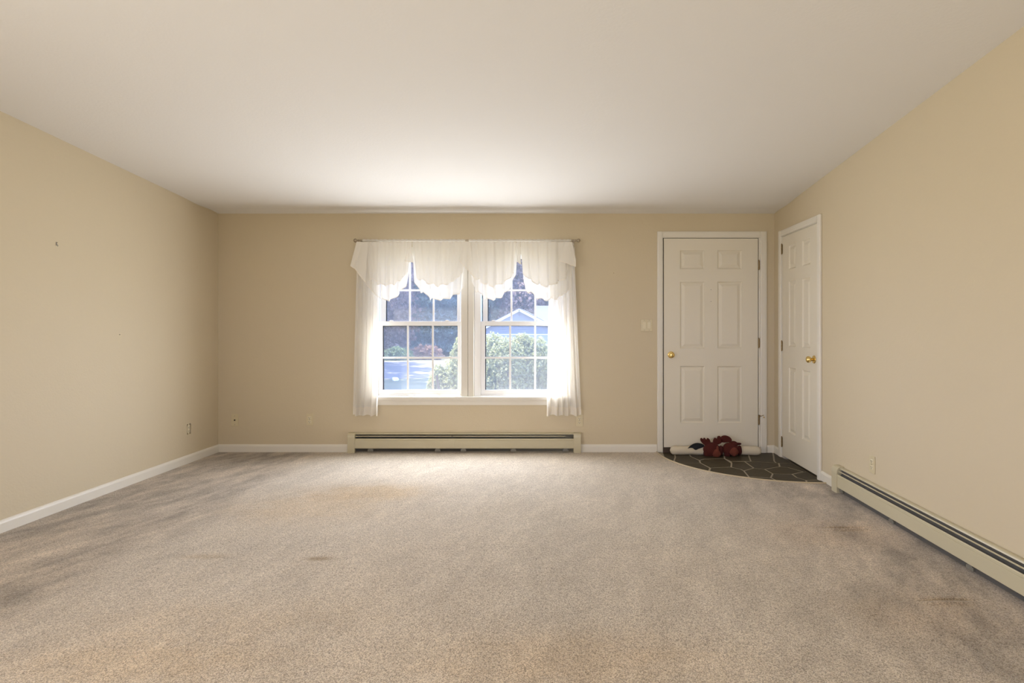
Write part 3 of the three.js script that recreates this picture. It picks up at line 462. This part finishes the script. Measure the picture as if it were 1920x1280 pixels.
{ // neighbour's house: a gable towards us and a long roof behind
  const Z = 40, X = (p) => PX(p, Z), Y = (p) => PY(p, Z), h = thing('neighbor_house', 'pale grey-blue sided house with a white-trimmed gable beyond the bush', 'house', [X(974), GY, -Z]);
  const siding = std(new THREE.Color(.27, .29, .34), .8), white = std(new THREE.Color(.85, .86, .88), .6), roof = std(new THREE.Color(.11, .115, .13), .95);
  const hw = 2.9, pk = Y(580) - GY, ev = pk - hw * .52, rows = [];
  const wall = new THREE.Shape([[-hw, 0], [hw, 0], [hw, ev], [0, pk - .05], [-hw, ev]].map((q) => new THREE.Vector2(...q)));
  mesh('wall', new THREE.ExtrudeGeometry(wall, { depth: 6, bevelEnabled: false }).translate(0, 0, -6), siding, h);
  for (let y = Y(626) - GY; y < pk - .1; y += .16) { const w = Math.min(hw, (pk - y - .12) / .52); if (w > .1) rows.push(prism([[0, 0], [.035, 0], [.008, .16], [0, .16]], -w, w).translate(0, y, 0)); }
  mesh('siding', rows, siding, h);
  for (const s of [-1, 1]) {
    const L = Math.hypot(hw + .3, (hw + .3) * .52);
    mesh('rake_board', bx(s > 0 ? 0 : -L, s > 0 ? L : 0, -.11, .05, 0, .24).rotateZ(-s * Math.atan(.52)).translate(0, pk, .02), white, h);
    mesh('roof_slope', bx(s > 0 ? 0 : -L, s > 0 ? L : 0, 0, .06, -6.2, .2).rotateZ(-s * Math.atan(.52)).translate(0, pk + .04, 0), roof, h);
  }
  mesh('gable_vent', rb(-.06, .06, pk - .42, pk - .24, 0, .04, .01), std(new THREE.Color(.2, .2, .24), .8), h);
  mesh('band_board', bx(-hw, hw, Y(627.5) - GY, Y(626) - GY, 0, .05), white, h);
  mesh('garage_door', [0, 1, 2, 3].map((k) => rb(-hw + .35, hw - .35, .05 + k * .52, .05 + k * .52 + .5, 0, .03, .01)), std(new THREE.Color(.36, .38, .42), .7), h);
  // main body with the roof slope facing us
  mesh('main_wall', bx(1.2, 11, 0, ev + .1, -10, -3), siding, h);
  mesh('main_roof', prism([[0, 0], [.08, 0], [-3.8, 1.9], [-7.6, 0], [-7.5, 0], [-3.8, 1.82]].reverse(), .8, 11.3).translate(0, ev + .08, -2.7), roof, h);
}
function foliage(parent, name, spots, leafGeo, mat, R, tint) {
  const im = new THREE.InstancedMesh(leafGeo, mat, spots.length), m4 = new THREE.Matrix4(), q = new THREE.Quaternion(), e = new THREE.Euler(), c = new THREE.Color();
  spots.forEach(([x, y, z, s, v], i) => { e.set(R() * 6.28, R() * 6.28, R() * 6.28); q.setFromEuler(e); m4.compose(new V3(x, y, z), q, new V3(s, s, s)); im.setMatrixAt(i, m4); const k = .75 + R() * .5; im.setColorAt(i, c.setRGB(...tint(R, v).map((t) => t * k))); });
  im.name = name; im.castShadow = im.receiveShadow = true; im.userData.kind = 'stuff'; parent.add(im); return im;
}
const sprig = (() => { const b = []; for (let k = 0; k < 5; k++) { const g = new THREE.BufferGeometry(); g.setAttribute('position', new THREE.Float32BufferAttribute([-.12, 0, 0, .12, 0, .03, .02, .75, .05, -.12, 0, 0, .02, .75, .05, -.1, .5, -.04], 3)); g.computeVertexNormals(); b.push(clean(g.rotateZ((k - 2) * .5).rotateY(k * 1.3))); } return mergeGeometries(b); })();
const leafy = (color, tr = .35) => phys(color, .8, { transmission: tr, thickness: 0, roughness: 1 });
{
  const R = rng(77), bush = (label, cxp, topPx, dist, rx, rz, n, tint, lobes, leafSize = .05) => {
    const x = PX(cxp, dist), h = PY(topPx, dist) - GY, t = thing('garden_bush', label, 'bush', [x, GY, -dist], 0, 'bushes outside the window'), spots = [];
    for (let i = 0; i < n; i++) { const [lx, ly, lz, s] = lobes[Math.floor(R() * lobes.length)]; let a, b, c, l; do { a = R() * 2 - 1; b = R() * 2 - 1; c = R() * 2 - 1; l = Math.hypot(a, b, c); } while (l > 1 || l < .05); const k = (.62 + .42 * Math.pow(R(), .6)) / l; spots.push([(lx + a * k * s) * rx, Math.max(.05, (ly + b * k * s * .9) * h), (lz + c * k * s) * rz, leafSize * (.7 + R() * .6), 0]); }
    foliage(t, 'foliage', spots, sprig, leafy(new THREE.Color(1, 1, 1)), R, tint);
    const br = []; for (let i = 0; i < 12; i++) { const a = i * 2.4, e = new V3(Math.cos(a) * rx * .6, h * (.5 + .3 * R()), Math.sin(a) * rz * .6); br.push(new THREE.TubeGeometry(new THREE.CatmullRomCurve3([new V3(0, 0, 0), e.clone().multiplyScalar(.5).add(new V3(0, .15, 0)), e]), 8, .02, 6)); }
    mesh('branches', br, std(new THREE.Color(.16, .12, .08), .9), t);
  };
  const yg = (R) => { const a = R(); return [.40 + .12 * a, .43 + .08 * a, .2 + .1 * R()]; };
  bush('large yellow-green bush filling the right window', 975, 622, 9.6, 1.0, .8, 70000, yg, [[0, .5, 0, .5], [-.42, .66, .1, .36], [.25, .62, 0, .38], [-.1, .3, .3, .5], [.75, .45, 0, .45], [-.6, .35, 0, .5], [.05, .74, 0, .27], [.4, .25, .3, .45], [-.75, .6, 0, .35], [-.2, .6, .3, .4]]);
  bush('bright yellow-green bush at the right of the left window', 858, 624, 8.6, .6, .5, 34000, yg, [[0, .45, 0, .5], [-.35, .3, .1, .5], [.3, .6, 0, .4], [.1, .75, 0, .25], [-.45, .5, 0, .35]]);
  bush('low green shrub by the far roadside', 741, 648, 46, 1.6, .9, 900, () => [.3, .38, .2], [[0, .4, 0, .5], [-.4, .3, 0, .4], [.4, .35, 0, .45]], .3);
  bush('reddish brown shrub by the far roadside', 795, 644, 46.5, 1.7, .9, 900, () => [.42, .27, .2], [[0, .45, 0, .5], [-.4, .3, 0, .4], [.4, .35, 0, .45]], .3);
}
{
  const R = rng(404), trunk = std(new THREE.Color(.22, .19, .17), .95), lm = leafy(new THREE.Color(1, 1, 1), .3), kinds = [
    ['pine_tree', 'tall dark pine tree', () => [.2, .26, .24]], ['leafy_tree', 'dull green broadleaf tree', () => [.3, .34, .26]], ['autumn_tree', 'rusty brown autumn tree', () => [.44, .32, .28]]];
  const spots = [[640, 52, 12, 0], [690, 60, 14, 1], [722, 50, 11, 2], [752, 57, 15, 0], [784, 62, 14, 1], [812, 52, 13, 0], [838, 60, 16, 1], [866, 54, 12, 0], [896, 58, 14, 1], [926, 66, 13, 2], [952, 62, 11, 1], [984, 58, 13, 2], [1010, 64, 14, 0], [1038, 60, 13, 1], [1070, 56, 12, 0], [1110, 62, 14, 1], [600, 64, 14, 0], [735, 72, 17, 1], [800, 76, 17, 0], [860, 74, 18, 1], [920, 78, 17, 0], [980, 76, 17, 1], [1045, 78, 18, 0], [670, 78, 18, 0], ...[24, 29, 34, 39, 45].map((d, i) => [VX - (14 + (d - 24) * .3) * F / d, d, 22, i % 2])];
  spots.forEach(([px, dist, h, k], i) => {
    const [nm, lb, tint] = kinds[k], x = PX(px, dist), near = dist < 70, shade = h === 22, t = thing(nm, shade ? ['first', 'second', 'third', 'fourth', 'fifth'][i - 24] + ' ' + lb + ' of the row left of the view, shading the road' : lb + ', the ' + ['leftmost', 'second from the left', 'third from the left', 'fourth from the left', 'fifth from the left', 'sixth from the left', 'seventh from the left', 'eighth from the left'][spots.filter((q) => q[3] === k && q[2] < 22 && (q[1] < 70) === near && q[0] < px).length] + (near ? ' in the woods behind the road' : ' in the distant row of woods'), 'tree', [x, GY, -dist], 0, nm.replace('_', ' ') + 's in the woods'), sp = [];
    mesh('trunk', cyl(.22, h * .9, 10, .06).translate(0, h * .45, 0), trunk, t);
    const n = shade ? 3000 : near ? 11000 : 7000, W = h * (k ? .27 : .2);
    for (let j = 0; j < n; j++) { const v = R(), a = R() * 6.283; let r; if (!k) r = W * (1 - v * .92) * Math.sqrt(.25 + .75 * R()) * (1 + .15 * Math.sin(v * 60)); else r = W * Math.pow(Math.sin(Math.PI * Math.min(.98, .1 + v * .88)), .6) * Math.cbrt(R()) * (1 + .25 * Math.sin(a * 3 + v * 9)); sp.push([Math.cos(a) * r, h * (.04 + .96 * v), Math.sin(a) * r, shade ? .8 : .2 + R() * .2]); }
    foliage(t, 'foliage', sp, sprig, lm, R, tint);
  });
}
renderer.render(scene, camera);
